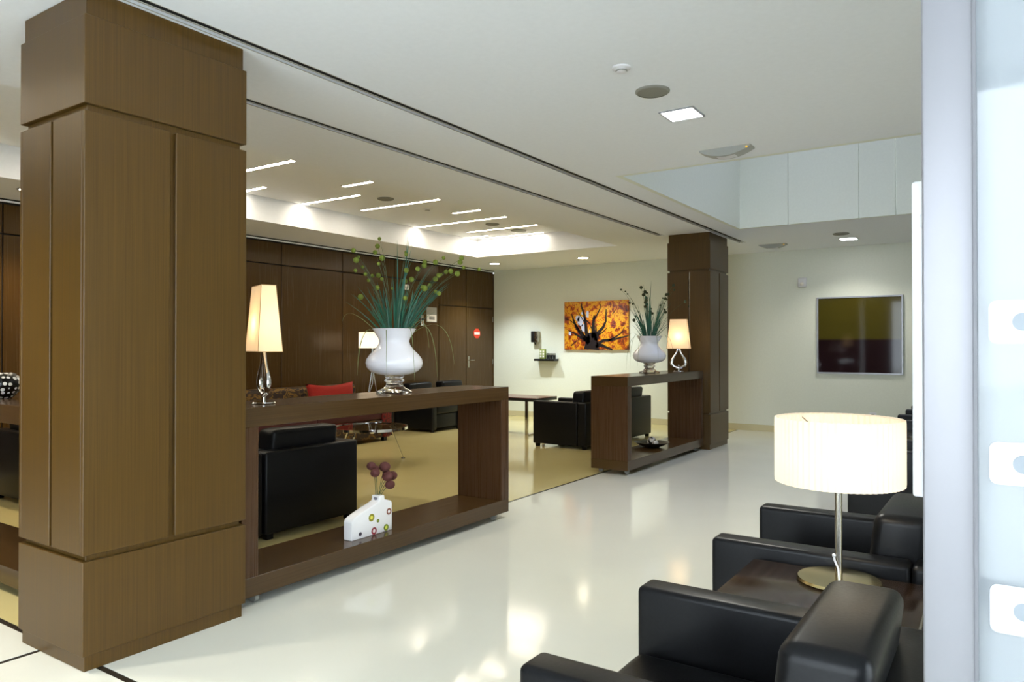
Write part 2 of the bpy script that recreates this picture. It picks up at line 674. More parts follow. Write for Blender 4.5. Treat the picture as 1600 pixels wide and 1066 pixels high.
# wood clad wall at the left: panels with recessed joints, and a double door at its far end
wl = S(thing('wall_left', None, None))
b = B()
b.box(XL - 0.15, XL - 0.02, YN, YB, 0, 3.2)
b.box(XL - 0.02, XL, YN, YB, 2.765, 3.2)
b.build('wall_core', M['joint'], wl)
ys = [YN + 0.01, -1.29, -0.16, 0.97, 2.10, 3.23, 4.36, 5.49, 6.62, 7.745, 8.89, 10.02]
g = 0.007
for a, c in zip(ys[:-1], ys[1:]):
    for z0, z1 in ((0.06, 2.44), (2.455, 2.745)):
        b = B()
        b.box(XL - 0.02, XL, a + g, c - g, z0, z1)
        b.build('panel', M['wood_wall'], wl, bevel=0.002, seg=1)
for a, c in ((10.02, 10.81), (10.81, 11.66)):
    b = B()
    b.box(XL - 0.02, XL, a + g, c - g, 2.065, 2.745)
    b.build('panel', M['wood_wall'], wl, bevel=0.002, seg=1)
b = B()
b.box(XL - 0.02, XL + 0.004, 11.665, YB, 0.0, 2.745)
b.build('panel', M['wood_wall'], wl)
b = B()
b.box(XL - 0.02, XL - 0.008, YN, 10.02, 0.0, 0.06)
S(b.build('baseboard_left', M['wood_dark']))
t3 = S(thing('trim_3', None, None))
b = B()
b.box(XL - 0.02, XL + 0.02, YN, YB, 2.765, 2.782)
b.build('bead', M['ceil_paint'], t3)
b = B()
b.box(XL - 0.02, XL + 0.008, YN, YB, 2.782, 2.7995)
b.build('slot', M['joint'], t3)

for i, (a, c) in enumerate(((10.02, 10.81), (10.81, 11.66))):
    d = S(thing('door_%d' % (i + 1), None, None))
    b = B()
    b.box(XL - 0.02, XL, a + g, c - g, 0.01, 2.05)
    b.build('leaf', M['wood_wall'], d, bevel=0.002, seg=1)
    if i == 1:
        b = B()
        b.box(XL, XL + 0.008, a + 0.05, a + 0.09, 0.93, 1.14)
        b.build('handle_plate', M['steel'], d, bevel=0.003)
        b = B()
        b.tube([(XL, a + 0.07, 1.07), (XL + 0.05, a + 0.07, 1.07)], 0.009)
        b.tube([(XL + 0.05, a + 0.065, 1.07), (XL + 0.05, a + 0.20, 1.07)], 0.009)
        b.build('handle', M['steel'], d, smooth=True, auto=50)
        for z in (0.25, 1.03, 1.85):
            b = B()
            b.tube([(XL + 0.006, c - 0.012, z - 0.05), (XL + 0.006, c - 0.012, z + 0.05)], 0.008)
            b.build('hinge', M['steel'], d, smooth=True, auto=50)


# ------------------------------------------------------------------ wood clad pillars
def pillar(name, x0, x1, y0, y1, label):
    t = thing(name, label, 'pillar', (0, 0, 0), 0, None, 'structure')
    i = 0.022

    def bx(nm, a, z0, z1, m=M['wood_pillar'], bev=0.002):
        q = B()
        q.box(a[0], a[1], a[2], a[3], z0, z1)
        return q.build(nm, m, t, bevel=bev, seg=1)
    ins = (x0 + i, x1 - i, y0 + i, y1 - i)
    bx('core', ins, 0, ZC - 0.001)
    bx('plinth', (x0 + 0.012, x1 - 0.012, y0 + 0.012, y1 - 0.012), 0, 0.065)
    bx('base_block', (x0, x1, y0, y1), 0.065, 0.45)
    bx('capital_block', (x0, x1, y0, y1), 2.325, 2.69)
    bx('neck', (x0 + 0.012, x1 - 0.012, y0 + 0.012, y1 - 0.012), 2.69, ZC - 0.001)
    sy = y0 + (y1 - y0) * 0.50
    for px in ((x0, x0 + i), (x1 - i, x1)):
        bx('panel', (px[0], px[1], y0, sy - 0.014), 0.475, 2.295)
        bx('panel', (px[0], px[1], sy + 0.014, y1), 0.475, 2.295)
    sx = x0 + (x1 - x0) * 0.515
    for py in ((y0, y0 + i), (y1 - i, y1)):
        bx('panel', (x0 + i, sx - 0.011, py[0], py[1]), 0.475, 2.295)
        bx('panel', (sx + 0.011, x1 - i, py[0], py[1]), 0.475, 2.295)
    q = B()
    q.box(sx - 0.004, sx + 0.004, y0 + i - 0.004, y0 + i + 0.001, 0.475, 2.295)
    q.build('groove_strip', M['steel'], t)
    return t


pillar('wooden_pillar', -3.67, -3.10, 1.505, 2.275, 'big nearest wood clad pillar with golden veneer at left')
pillar('wooden_pillar', -3.675, -3.10, 9.20, 9.95, 'farther wood clad pillar behind the second console')


# ------------------------------------------------------------------ open frame consoles
def console(label, loc, length, rz=0):
    """origin at the floor, centre of depth (x), y from 0 to length"""
    t = thing('console_table', label, 'console', loc, rz, None)
    d = 0.21
    z0, z1 = 0.05, 1.015
    for nm, a, m in (('top', (-d, d, 0, length, z1 - 0.1, z1), 'h'), ('shelf', (-d, d, 0, length, z0, z0 + 0.1), 'h'),
                     ('side_panel', (-d, d, 0, 0.1, z0 + 0.1, z1 - 0.1), 'v'), ('side_panel', (-d, d, length - 0.1, length, z0 + 0.1, z1 - 0.1), 'v')):
        q = B()
        q.box(*a)
        q.build(nm, M['wood_console_' + m], t, bevel=0.002, seg=1)
    for sx in (-1, 1):
        for y in (0.12, length - 0.12):
            q = B()
            q.tube([(sx * 0.15, y - 0.012, 0.025), (sx * 0.15, y + 0.012, 0.025)], 0.025, 14)
            q.box(sx * 0.15 - 0.006, sx * 0.15 + 0.006, y - 0.016, y + 0.016, 0.03, 0.0505)
            q.build('caster', M['grey_plastic'], t, smooth=True, auto=40)
    return t


console('long open frame wooden console with white vase and lamp, beside nearest pillar', (-3.39, 2.31, 0), 2.40)
console('shorter open frame wooden console standing against the farther pillar', (-3.39, 6.88, 0), 2.29)
console('wooden console with dotted pot, behind nearest pillar at far left', (-3.72, 1.97, 0), 2.4, PI / 2)

# ------------------------------------------------------------------ armchairs


def rbox(x0, x1, y0, y1, z0, z1, r):
    q = B()
    q.box(x0, x1, y0, y1, z0, z1)
    return q.mesh('cushion', M['leather'], bevel=r, seg=4, auto=70)


CH = {
    'arm': rbox(-0.268, 0.40, 0.275, 0.38, 0.04, 0.605, 0.018),
    'backrest': rbox(-0.40, -0.27, -0.38, 0.38, 0.04, 0.605, 0.02),
    'seat_base': rbox(-0.27, 0.37, -0.275, 0.275, 0.06, 0.27, 0.012),
    'seat_cushion': rbox(-0.24, 0.395, -0.27, 0.27, 0.272, 0.42, 0.035),
    'headrest': rbox(-0.29, -0.11, -0.27, 0.27, 0.43, 0.742, 0.035),
    'leg': rbox(-0.025, 0.025, -0.025, 0.025, 0, 0.06, 0.004),
}
# the headrest cushion leans back over the backrest: soften its mesh
for vv in CH['headrest'].vertices:
    k = max(0.0, (vv.co.z - 0.45) / 0.3)
    vv.co.x -= 0.035 * k
    vv.co.z += 0.008 * math.sin(vv.co.y * 9 + 1)


def armchair(label, loc, rz, group, wide=1.0):
    t = thing('armchair', label, 'armchair', loc, rz, group)
    inst('arm', CH['arm'], t)
    inst('arm', CH['arm'], t, (0, -0.655, 0))
    for nm in ('backrest', 'seat_base', 'seat_cushion', 'headrest'):
        inst(nm, CH[nm], t)
    for sx in (-0.35, 0.35):
        for sy in (-0.33, 0.33):
            inst('leg', CH['leg'], t, (sx, sy, 0))
    if wide != 1.0:
        t.scale = (1, wide, 1)
    return t


G1 = 'black armchairs in the window row'
G2 = 'black armchairs in the lounge'
cx = -0.52
armchair('nearest black leather armchair, cut by the bottom edge, in front of the lamp table', (cx, 1.777, 0), PI, G1)
armchair('black leather armchair directly behind the drum lamp table', (cx, 3.115, 0), PI, G1)
armchair('black leather armchair seen just right of the drum lampshade', (cx, 6.06, 0), PI, G1)
armchair('black leather armchair beyond the farther side table of the window row', (cx, 8.43, 0), PI, G1)
armchair('farthest black leather armchair of the window row, nearest the back wall', (cx, 9.86, 0), PI, G1)
armchair('black leather armchair with its back to the long console, behind the flat white vase', (-4.56, 3.64, 0), PI, G2, 1.13)
armchair('black leather armchair mostly hidden behind nearest pillar', (-4.56, 2.76, 0), PI, G2, 1.13)
armchair('black leather armchair with its back to the left console under the dotted pot', (-6.98, 3.2, 0), PI / 2, G2)
armchair('black leather armchair between the red side table and the shorter console', (-4.80, 8.655, 0), PI, G2)
armchair('black leather armchair mostly hidden behind the shorter console', (-4.72, 9.80, 0), PI, G2)
armchair('black leather armchair against the wood wall, the one nearer the sofa', (-7.64, 9.02, 0), 0, G2)
armchair('black leather armchair against the wood wall, in front of the door', (-7.64, 9.83, 0), 0, G2)


# ------------------------------------------------------------------ side tables
def block_table(label, loc, sx, sy, h, m, group=None):
    t = thing('side_table', label, 'table', loc, 0, group)
    q = B()
    q.box(-sx / 2, sx / 2, -sy / 2, sy / 2, h - 0.04, h)
    q.build('top', m, t, bevel=0.003)
    for ax in (-1, 1):
        for ay in (-1, 1):
            q = B()
            q.box(ax * (sx / 2 - 0.03) - 0.02, ax * (sx / 2 - 0.03) + 0.02, ay * (sy / 2 - 0.03) - 0.02, ay * (sy / 2 - 0.03) + 0.02, 0, h - 0.04)
            q.build('leg', M['black'], t, bevel=0.003)
    return t


block_table('dark walnut side table carrying the drum lamp', (-0.47, 2.44, 0), 0.56, 0.52, 0.56, M['table_wood'])
block_table('empty dark walnut side table farther along the window row', (-0.50, 7.27, 0), 0.60, 0.9, 0.54, M['table_wood'])
block_table('black side table under the lamp beside the patterned sofa', (-7.78, 7.95, 0), 0.42, 0.42, 0.55, M['black'])

t = thing('side_table', 'side table with reddish top and chrome loop legs near the back wall', 'table', (-6.2, 9.42, 0))
q = B()
q.box(-0.55, 0.53, -0.28, 0.30, 0.555, 0.562)
q.build('top_surface', M['red_wood'], t)
q = B()
q.box(-0.55, 0.53, -0.28, 0.30, 0.51, 0.555)
q.build('top', M['black'], t, bevel=0.003)
for sx in (-0.45, 0.30):
    q = B()
    for y in (-0.24, 0.24):
        q.box(sx, sx + 0.05, y - 0.012, y + 0.012, 0, 0.51)
    q.box(sx, sx + 0.05, -0.24, 0.24, 0, 0.02)
    q.build('loop_leg', M['chrome'], t, bevel=0.002, seg=1)

# round glass coffee table
t = thing('coffee_table', 'round glass coffee table with chrome rim and splayed legs by the sofa', 'coffee table', (-5.93, 5.98, 0))
q = B()
q.lathe([(0.0, 0.0), (0.40, 0.0), (0.40, 0.012), (0.0, 0.012)], 48, (0, 0, 0.41), caps=False)
q.build('glass_top', M['smoked'], t, smooth=True, auto=40)
q = B()
q.lathe([(0.40, 0.0), (0.43, 0.0), (0.43, 0.03), (0.40, 0.03), (0.40, 0.0)], 48, (0, 0, 0.398), caps=False)
q.build('rim', M['chrome'], t, smooth=True, auto=40)
for k in range(3):
    a = math.radians(84 + 100 * k)
    q = B()
    q.tube([(0.30 * math.cos(a), 0.30 * math.sin(a), 0.40), (0.5 * math.cos(a), 0.5 * math.sin(a), 0.006)], 0.009, 8)
    q.tube([(0.5 * math.cos(a), 0.5 * math.sin(a), 0.0), (0.5 * math.cos(a), 0.5 * math.sin(a), 0.012)], 0.025, 12)
    q.build('leg', M['chrome'], t, smooth=True, auto=40)
    q = B()
    q.box(-0.02, 0.02, -0.012, 0.012, -0.02, 0.02)
    o = q.build('clamp', M['chrome'], t, bevel=0.002)
    o.location = (0.432 * math.cos(a + 0.6), 0.432 * math.sin(a + 0.6), 0.413)
    o.rotation_euler = (0, 0, a + 0.6 + PI / 2)

# patterned sofa along the wood wall
t = thing('patterned_sofa', 'long sofa in brown gold brocade with burgundy seat along the wood wall', 'sofa', (-7.7, 5.9, 0))
q = B()
q.box(-0.46, -0.2, -1.9, 1.8, 0.05, 0.77)
q.build('backrest', M['brocade'], t, bevel=0.05, seg=4)
q = B()
q.box(-0.2, 0.5, -1.9, 1.62, 0.05, 0.30)
q.build('seat_base', M['brocade'], t, bevel=0.02, seg=3)
for a, c in ((-1.88, -0.72), (-0.71, 0.45), (0.46, 1.61)):
    q = B()
    q.box(-0.2, 0.5, a, c, 0.30, 0.46)
    q.build('seat_cushion', M['burgundy'], t, bevel=0.04, seg=4)
q = B()
q.box(-0.2, 0.52, 1.62, 1.80, 0.05, 0.62)
q.build('armrest', M['brocade_red'], t, bevel=0.05, seg=4)
for a in (-1.85, 1.7):
    for x in (-0.4, 0.44):
        q = B()
        q.box(x - 0.03, x + 0.03, a - 0.03, a + 0.03, 0, 0.05)
        q.build('leg', M['black'], t)


def pillow(label, loc, rot, w=0.62, h=0.42, d=0.16):
    bm = bmesh.new()
    bmesh.ops.create_grid(bm, x_segments=14, y_segments=10, size=0.5)
    g2 = bmesh.ops.duplicate(bm, geom=bm.verts[:] + bm.edges[:] + bm.faces[:])
    back = set(v for v in g2['geom'] if isinstance(v, bmesh.types.BMVert))
    for v_ in bm.verts:
        x, y = v_.co.x * 2, v_.co.y * 2
        th = max(0.0, (1 - x ** 4) * (1 - y ** 4)) ** 0.5 * d / 2
        pin = 1 - 0.26 * (1 - abs(x) ** 1.5) * abs(y) ** 3
        pinx = 1 - 0.08 * (1 - abs(y)) * abs(x) ** 3
        v_.co.x = x / 2 * w * pinx
        v_.co.y = y / 2 * h * pin
        v_.co.z = -th if v_ in back else th
    bmesh.ops.remove_doubles(bm, verts=bm.verts, dist=0.002)
    bmesh.ops.recalc_face_normals(bm, faces=bm.faces)
    me = bpy.data.meshes.new('cushion')
    bm.to_mesh(me)
    bm.free()
    me.materials.append(M['red_fabric'])
    me.polygons.foreach_set('use_smooth', [True] * len(me.polygons))
    o = inst('red_cushion', me, None, loc, rot)
    return tag(o, label, 'cushion')


pillow('plain red cushion leaning on the brocade sofa back', (-7.76, 7.08, 0.645), (math.radians(80), 0, PI / 2), 0.86, 0.36, 0.18)


# ------------------------------------------------------------------ lamps
def taper_lamp(label, loc, rz, group):
    """flat tapered shade over a chrome teardrop; local x is the broad direction"""
    t = thing('table_lamp', label, 'lamp', loc, rz, group)
    q = B()
    q.lathe([(0.0, 0), (0.062, 0), (0.065, 0.004), (0.06, 0.010), (0.012, 0.014), (0.0, 0.014)], 28, caps=False)
    q.build('base', M['chrome'], t, smooth=True, auto=40)
    q = B()
    for s in (-1, 1):
        pts = []
        for k in range(15):
            u = k / 14
            z = 0.045 + 0.25 * u
            if u < 0.28:
                xx = 0.084 * math.sqrt(max(0.0, 1 - (1 - u / 0.28) ** 2))
            else:
                w2 = (u - 0.28) / 0.72
                xx = 0.012 + 0.072 * (0.5 + 0.5 * math.cos(PI * w2 ** 0.9))
            pts.append((s * xx, 0, z))
        rr = [0.013 + 0.007 * math.sin(PI * min(1, k / 8)) if k < 9 else 0.011 for k in range(15)]
        q.tube(pts, rr, 8)
    q.tube([(0, 0, 0.012), (0, 0, 0.05)], 0.012, 10)
    q.tube([(0, 0, 0.28), (0, 0, 0.36)], 0.010, 10)
    q.build('teardrop_stem', M['chrome'], t, smooth=True, auto=50)
    q = B()
    q.sphere((0.0, 0, 0.075), 0.013)
    q.build('ball', M['chrome'], t, smooth=True)
    q = B()
    A0, A1, z0, z1 = (0.14, 0.065), (0.10, 0.039), 0.285, 0.645
    lo = [(sx * A0[0], sy * A0[1], z0) for sx, sy in ((-1, -1), (1, -1), (1, 1), (-1, 1))]
    hi = [(sx * A1[0], sy * A1[1], z1) for sx, sy in ((-1, -1), (1, -1), (1, 1), (-1, 1))]
    q.add(lo + hi, [(0, 1, 5, 4), (1, 2, 6, 5), (2, 3, 7, 6), (3, 0, 4, 7)])
    q.build('shade', M['shade'], t)
    q = B()
    for e_ in range(4):
        q.tube([lo[e_], hi[e_]], 0.0016, 6)
        q.tube([lo[e_], lo[(e_ + 1) % 4]], 0.0022, 6)
        q.tube([hi[e_], hi[(e_ + 1) % 4]], 0.0022, 6)
    q.build('shade_piping', mat('shade piping', '#b5935c', 0.8) if 'piping' not in M else M['piping'], t)
    q = B()
    q.sphere((0, 0, 0.43), 0.028, s=(1, 1, 1.3))
    q.build('bulb', M['bulb'], t, smooth=True)
    point_lamp('bulb_light', (0, 0, 0.43), 0.9, BULB, 0.03, t)
    return t


M['piping'] = mat('shade piping', '#b5935c', 0.8)
M['bulb'] = emit('bulb', '#ffe2b0', 6.0)
taper_lamp('lamp with cream tapered shade on the long console, next to the nearest pillar', (-3.37, 2.585, 1.015), math.radians(-23), 'teardrop table lamps')
taper_lamp('lamp with cream tapered shade on the shorter console, in front of the farther pillar', (-3.30, 8.62, 1.015), math.radians(14), 'teardrop table lamps')


def drum_shade(parent, z0, z1, r, n, material):
    q = B()
    vs = []
    for z, rr in ((z0 + 0.004, r - 0.012), (z0, r - 0.001), (z0 + 0.012, r), (z1 - 0.012, r), (z1, r - 0.001), (z1 - 0.004, r - 0.012)):
        for k in range(2 * n):
            a = PI * k / n
            d_ = 0.0022 if k % 2 else -0.0022
            vs.append(((rr + d_) * math.cos(a), (rr + d_) * math.sin(a), z))
    m_ = 2 * n
    fs = [(i * m_ + k, i * m_ + (k + 1) % m_, (i + 1) * m_ + (k + 1) % m_, (i + 1) * m_ + k) for i in range(5) for k in range(m_)]
    q.add(vs, fs)
    return q.build('pleated_shade', material, parent)


t = thing('table_lamp', 'big drum lamp with white pleated shade on the dark side table', 'lamp', (-0.445, 2.585, 0.56))
q = B()
q.lathe([(0.0, 0), (0.125, 0), (0.129, 0.005), (0.125, 0.013), (0.0, 0.016)], 56, caps=False)
q.build('base', M['brass'], t, smooth=True, auto=40)
q = B()
q.tube([(0, 0, 0.012), (0, 0, 0.44)], 0.0115, 16)
q.build('stem', M['steel'], t, smooth=True, auto=50)
drum_shade(t, 0.325, 0.535, 0.195, 64, M['shade_white'])
q = B()
for k in range(3):
    a = 2 * PI * k / 3 + 0.3
    q.tube([(0, 0, 0.43), (0.19 * math.cos(a), 0.19 * math.sin(a), 0.52)], 0.0025, 6)
q.build('shade_spider', M['steel'], t)
q = B()
q.sphere((0, 0, 0.455), 0.03, s=(1, 1, 1.2))
q.build('bulb', M['bulb'], t, smooth=True)
q = B()
q.tube([(-0.012, -0.012, 0.085), (-0.010, -0.018, 0.075), (0.004, -0.03, 0.05), (0.012, -0.06, 0.02), (0.03, -0.11, 0.017), (0.06, -0.138, 0.006), (0.09, -0.17, 0.004)], 0.0035, 8)
q.sphere((-0.012, -0.014, 0.088), 0.006)
q.build('cord', M['plastic'], t, smooth=True)
point_lamp('bulb_light', (0, 0, 0.41), 0.7, (1.0, 0.92, 0.76), 0.05, t)

t = thing('table_lamp', 'lamp with white drum shade half hidden behind the near vase, by the wood wall', 'lamp', (-7.72, 8.16 - 0.42, 0.0))
t.location = (-7.78, 7.90, 0.5505)
drum_shade(t, 0.75, 0.985, 0.20, 40, M['shade_white'])
q = B()
for s in (-1, 1):
    q.tube([(0.0, s * 0.10, 0.0), (0.0, s * 0.012, 0.42), (0, s * 0.006, 0.9)], 0.010, 8)
q.tube([(0, -0.10, 0.01), (0, 0.0, 0.22), (0, 0.02, 0.42)], 0.006, 8)
q.build('chrome_legs', M['chrome'], t, smooth=True, auto=50)
q = B()
q.sphere((0, 0, 0.88), 0.03)
q.build('bulb', M['bulb'], t, smooth=True)
point_lamp('bulb_light', (0, 0, 0.83), 2.2, (1.0, 0.92, 0.76), 0.04, t)

# ------------------------------------------------------------------ vases with grasses
VASE = [(0.149, 0.432), (0.146, 0.430), (0.128, 0.400), (0.108, 0.372), (0.100, 0.348), (0.108, 0.322), (0.132, 0.290), (0.165, 0.258), (0.186, 0.228), (0.192, 0.202), (0.185, 0.172), (0.160, 0.145), (0.120, 0.128), (0.075, 0.120), (0.0, 0.118)]
FOOT = [(0.0, 0.118), (0.066, 0.118), (0.070, 0.112), (0.060, 0.104), (0.056, 0.096), (0.066, 0.088), (0.068, 0.080), (0.056, 0.070), (0.054, 0.060), (0.062, 0.046), (0.080, 0.030), (0.108, 0.020), (0.122, 0.010), (0.118, 0.001), (0.0, 0.0)]
pod_me = B().sphere((0, 0, 0), 1.0, 10, 7).mesh('seed_ball', M['pod'], smooth=True)
pod_dk = B().sphere((0, 0, 0), 1.0, 10, 7).mesh('seed_ball', M['pod_dark'], smooth=True)


def vase(label, loc, view, pods, tips, droops, pod_mesh, seed):
    rnd = random.Random(seed)
    t = thing('footed_vase', label, 'vase', loc, 0, 'white footed vases on the consoles')
    inner = [(r_ - 0.006, z_) for r_, z_ in VASE[::-1][1:]]
    q = B()
    q.lathe(VASE + [(0.0, 0.126)] + [(max(0.0, r_), z_ + 0.005 if z_ < 0.14 else z_) for r_, z_ in inner[0:-1]] + [(0.146, 0.4335), (0.149, 0.432)], 48, caps=False)
    q.build('bowl', M['white_glaze'], t, smooth=True, auto=60)
    q = B()
    q.lathe(FOOT, 40, caps=False)
    q.build('glass_foot', M['clear_glass'], t, smooth=True, auto=60)
    a = thing('grass_arrangement', label.replace('footed white vase', 'green grasses and seed balls standing in the white vase').split(',')[0] + (', near one' if seed == 1 else ', far one'), 'plant', loc)
    rx, ry = view                    # lateral direction of the bunch
    dx, dy = -ry, rx

    def W(u, w_, z):
        return Vector((rx * u + dx * w_, ry * u + dy * w_, z))
    # blades
    q = B()
    for (u, z) in tips:
        for k in range(5):
            uu = u + rnd.gauss(0, 0.04)
            zz = z + rnd.gauss(0, 0.05)
            ww = rnd.gauss(0, 0.11)
            u0 = max(-0.10, min(0.10, u * 0.22 + rnd.gauss(0, 0.018)))
            w0 = rnd.uniform(-0.05, 0.05)
            A_, D_ = W(u0 * 0.6, w0, 0.33), W(uu, ww, zz)
            C_ = W(u0 * 1.1 + (uu - u0) * 0.32, w0 + (ww - w0) * 0.3, 0.33 + (zz - 0.33) * 0.6)
            path = [(A_ * (1 - s) ** 2 + C_ * 2 * s * (1 - s) + D_ * s * s) for s in [i / 7 for i in range(8)]]
            wd = rnd.uniform(0.0035, 0.0062)
            an = rnd.uniform(-0.7, 0.7)
            q.ribbon(path, [wd * (1 - (i / 7) ** 3) + 0.0003 for i in range(8)], (rx * math.cos(an) - ry * math.sin(an), rx * math.sin(an) + ry * math.cos(an), 0))
    o = q.build('grass_blades', M['leaf'], a)
    o['kind'] = 'stuff'
    q = B()
    for (u, z) in droops:
        for k in range(1):
            uu = u + rnd.gauss(0, 0.02)
            sg = 1 if uu > 0 else -1
            ww = 0.0
            fw_ = -0.21 if abs(uu) < 0.22 else rnd.uniform(-0.15, 0.05)
            A_, D_ = W(sg * 0.06, -0.03, 0.35), W(uu, fw_ - 0.01, max(0.02, z + rnd.gauss(0, 0.02)))
            C_ = W(uu * 0.92 if abs(uu) > 0.2 else uu * 0.9, fw_ * 0.9, 0.60 + rnd.uniform(-0.05, 0.06))
            path = [(A_ * (1 - s) ** 2 + C_ * 2 * s * (1 - s) + D_ * s * s) for s in [i / 11 for i in range(12)]]
            q.ribbon(path, [0.0020 * (1 - (i / 11) ** 3) + 0.0004 for i in range(12)], (rx, ry, 0))
    o = q.build('drooping_blades', M['leaf_pale'], a)
    o['kind'] = 'stuff'
    # stems and seed balls
    st = B()
    for i, (u, z) in enumerate(pods):
        w_ = rnd.gauss(0, 0.07)
        p_ = W(u, w_, z)
        rad = rnd.choice((0.010, 0.013, 0.016, 0.018, 0.020))
        inst('seed_ball', pod_mesh, a, p_, (0, 0, rnd.uniform(0, 6)), (rad, rad, rad))
        if i % 2 == 0 or z > 0.85:
            A_ = W(u * 0.12, w_ * 0.2, 0.34)
            C_ = W(u * 0.38, w_ * 0.5, 0.34 + (z - 0.34) * 0.7)
            path = [(A_ * (1 - s) ** 2 + C_ * 2 * s * (1 - s) + p_ * s * s) for s in [j / 6 for j in range(7)]]
            st.tube(path, [0.0014] * 6 + [0.001], 4)
    o = st.build('stems', M['stem'], a)
    o['kind'] = 'stuff'
    return t


P1 = [(-0.099, 1.039), (-0.115, 1.003), (-0.13, 0.953), (-0.264, 0.941), (-0.236, 0.911), (-0.247, 0.879), (-0.218, 0.863), (-0.255, 0.817), (-0.082, 0.909), (-0.102, 0.856), (-0.171, 0.759), (-0.108, 0.802), (-0.083, 0.769), (-0.112, 0.706), (-0.013, 0.707), (0.077, 0.962), (0.077, 0.923), (0.079, 0.822), (0.07, 0.763), (0.152, 0.824), (0.115, 0.768), (0.191, 0.712), (0.206, 0.893), (0.203, 0.87), (0.274, 0.883), (0.334, 0.921), (0.467, 0.935), (0.449, 0.896), (0.47, 0.855), (0.582, 0.85), (0.433, 0.82), (0.383, 0.83), (0.355, 0.833), (0.32, 0.811), (0.297, 0.797), (0.277, 0.774), (0.243, 0.737), (0.28, 0.688), (0.297, 0.671), (-0.149, 0.796), (-0.188, 0.79), (-0.221, 0.642), (0.07, 0.634), (0.2, 0.698)]
T1_ = [(-0.232, 0.642), (-0.188, 0.563), (-0.144, 0.722), (-0.127, 0.666), (-0.088, 0.644), (0.058, 1.033), (0.053, 0.873), (0.024, 0.759), (0.172, 0.669), (0.217, 0.727), (0.286, 0.763), (0.355, 0.787), (0.263, 0.693), (0.194, 0.624), (-0.065, 0.576), (0.12, 0.70)]
D1 = [(-0.254, 0.19), (-0.209, 0.122), (0.29, 0.107), (0.138, 0.108), (-0.042, 0.132), (0.215, 0.314), (-0.32, 0.483), (0.39, 0.164)]
P2 = [(-0.324, 0.977), (-0.277, 0.961), (-0.248, 0.922), (-0.228, 0.828), (-0.187, 0.805), (-0.094, 1.006), (-0.049, 0.945), (-0.028, 0.943), (-0.067, 0.912), (-0.035, 0.881), (-0.034, 0.847), (-0.046, 0.824), (-0.028, 0.806), (-0.046, 0.774), (-0.161, 0.669), (-0.179, 0.624), (0.024, 0.754), (0.035, 0.698), (0.156, 0.879), (0.196, 0.916), (0.185, 0.871), (0.169, 0.809), (0.126, 0.79), (0.202, 0.857), (0.281, 0.96), (0.275, 1.022), (0.404, 0.828), (0.448, 0.777), (0.184, 0.708), (0.009, 0.716), (0.015, 0.68), (0.173, 0.738), (0.216, 0.922)]
T2_ = [(-0.179, 0.729), (-0.167, 0.658), (-0.12, 0.633), (-0.149, 0.574), (-0.025, 1.014), (0.01, 0.883), (-0.014, 0.752), (-0.037, 0.788), (0.115, 0.751), (0.161, 0.81), (0.208, 0.868), (0.149, 0.667), (0.184, 0.607)]
D2 = [(-0.274, 0.035), (-0.191, 0.02), (-0.132, 0.108), (0.096, 0.12), (-0.238, 0.335), (0.205, 0.311), (0.265, 0.192)]
vase('footed white vase on the long console, near the middle of its top', (-3.42, 3.68, 1.015), (0.733, 0.681), P1, T1_, D1, pod_me, 1)
vase('footed white vase on the shorter console, left of the small lamp', (-3.42, 8.0, 1.015), (0.92, 0.393), P2, T2_, D2, pod_dk, 2)

# flat white ceramic vase on the console shelf
t = thing('flat_vase', 'flat white slanted vase with coloured rings on the console shelf', 'vase', (-3.3, 3.3, 0.15))
oy, oz = 3.3, 0.165
out = [(3.143, 0.165), (3.142, 0.276), (3.149, 0.288), (3.165, 0.299), (3.213, 0.318), (3.282, 0.338), (3.345, 0.356), (3.375, 0.367), (3.380, 0.375), (3.380, 0.398), (3.425, 0.398), (3.427, 0.372), (3.45, 0.364), (3.485, 0.353), (3.495, 0.338), (3.495, 0.165)]
q = B()
q.prism([(a - oy, c - oz) for a, c in out], 'x', -0.035, 0.035)
q.build('body', M['ceramic'], t, bevel=0.009, seg=3)
q = B()
q.lathe([(0.0255, 0.0), (0.0275, 0.004), (0.0275, 0.014), (0.0255, 0.018)], 24, (0, 0.1025, 0.205), caps=True)
q.build('neck_band', mat('grey band', '#77757f', 0.4), t, smooth=True, auto=40)
for (y, z, r_, c1, c2) in ((3.309, 0.277, 0.024, '#8d8a24', '#e3dc5c'), (3.366, 0.246, 0.011, '#6f7a2a', '#8c963c'), (3.464, 0.287, 0.021, '#7a4a3a', '#e8e8ea'),
                           (3.439, 0.190, 0.021, '#7a8b2a', '#d6dc60'), (3.331, 0.190, 0.023, '#8c2f3a', '#e8dede'), (3.213, 0.195, 0.012, '#4a4450', '#4a4450')):
    q = B()
    q.lathe([(r_ * 0.5, 0), (r_, 0), (r_, 0.0015), (r_ * 0.5, 0.0015), (r_ * 0.5, 0)], 24, caps=False)
    o = q.build('ring_mark', mat('ring ' + c1, c1, 0.4), t)
    o.location = (0.0352, y - oy, z - oz)
    o.rotation_euler = (0, PI / 2, 0)
    q = B()
    q.lathe([(0, 0), (r_ * 0.5, 0), (r_ * 0.5, 0.001), (0, 0.001)], 20, caps=False)
    o = q.build('dot_mark', mat('dot ' + c2, c2, 0.4), t)
    o.location = (0.0352, y - oy, z - oz)
    o.rotation_euler = (0, PI / 2, 0)
a = thing('dried_flower_bunch', 'bunch of brown red dried ball flowers in the flat vase', 'flowers', (-3.3, 3.4025, 0.36))
q = B()
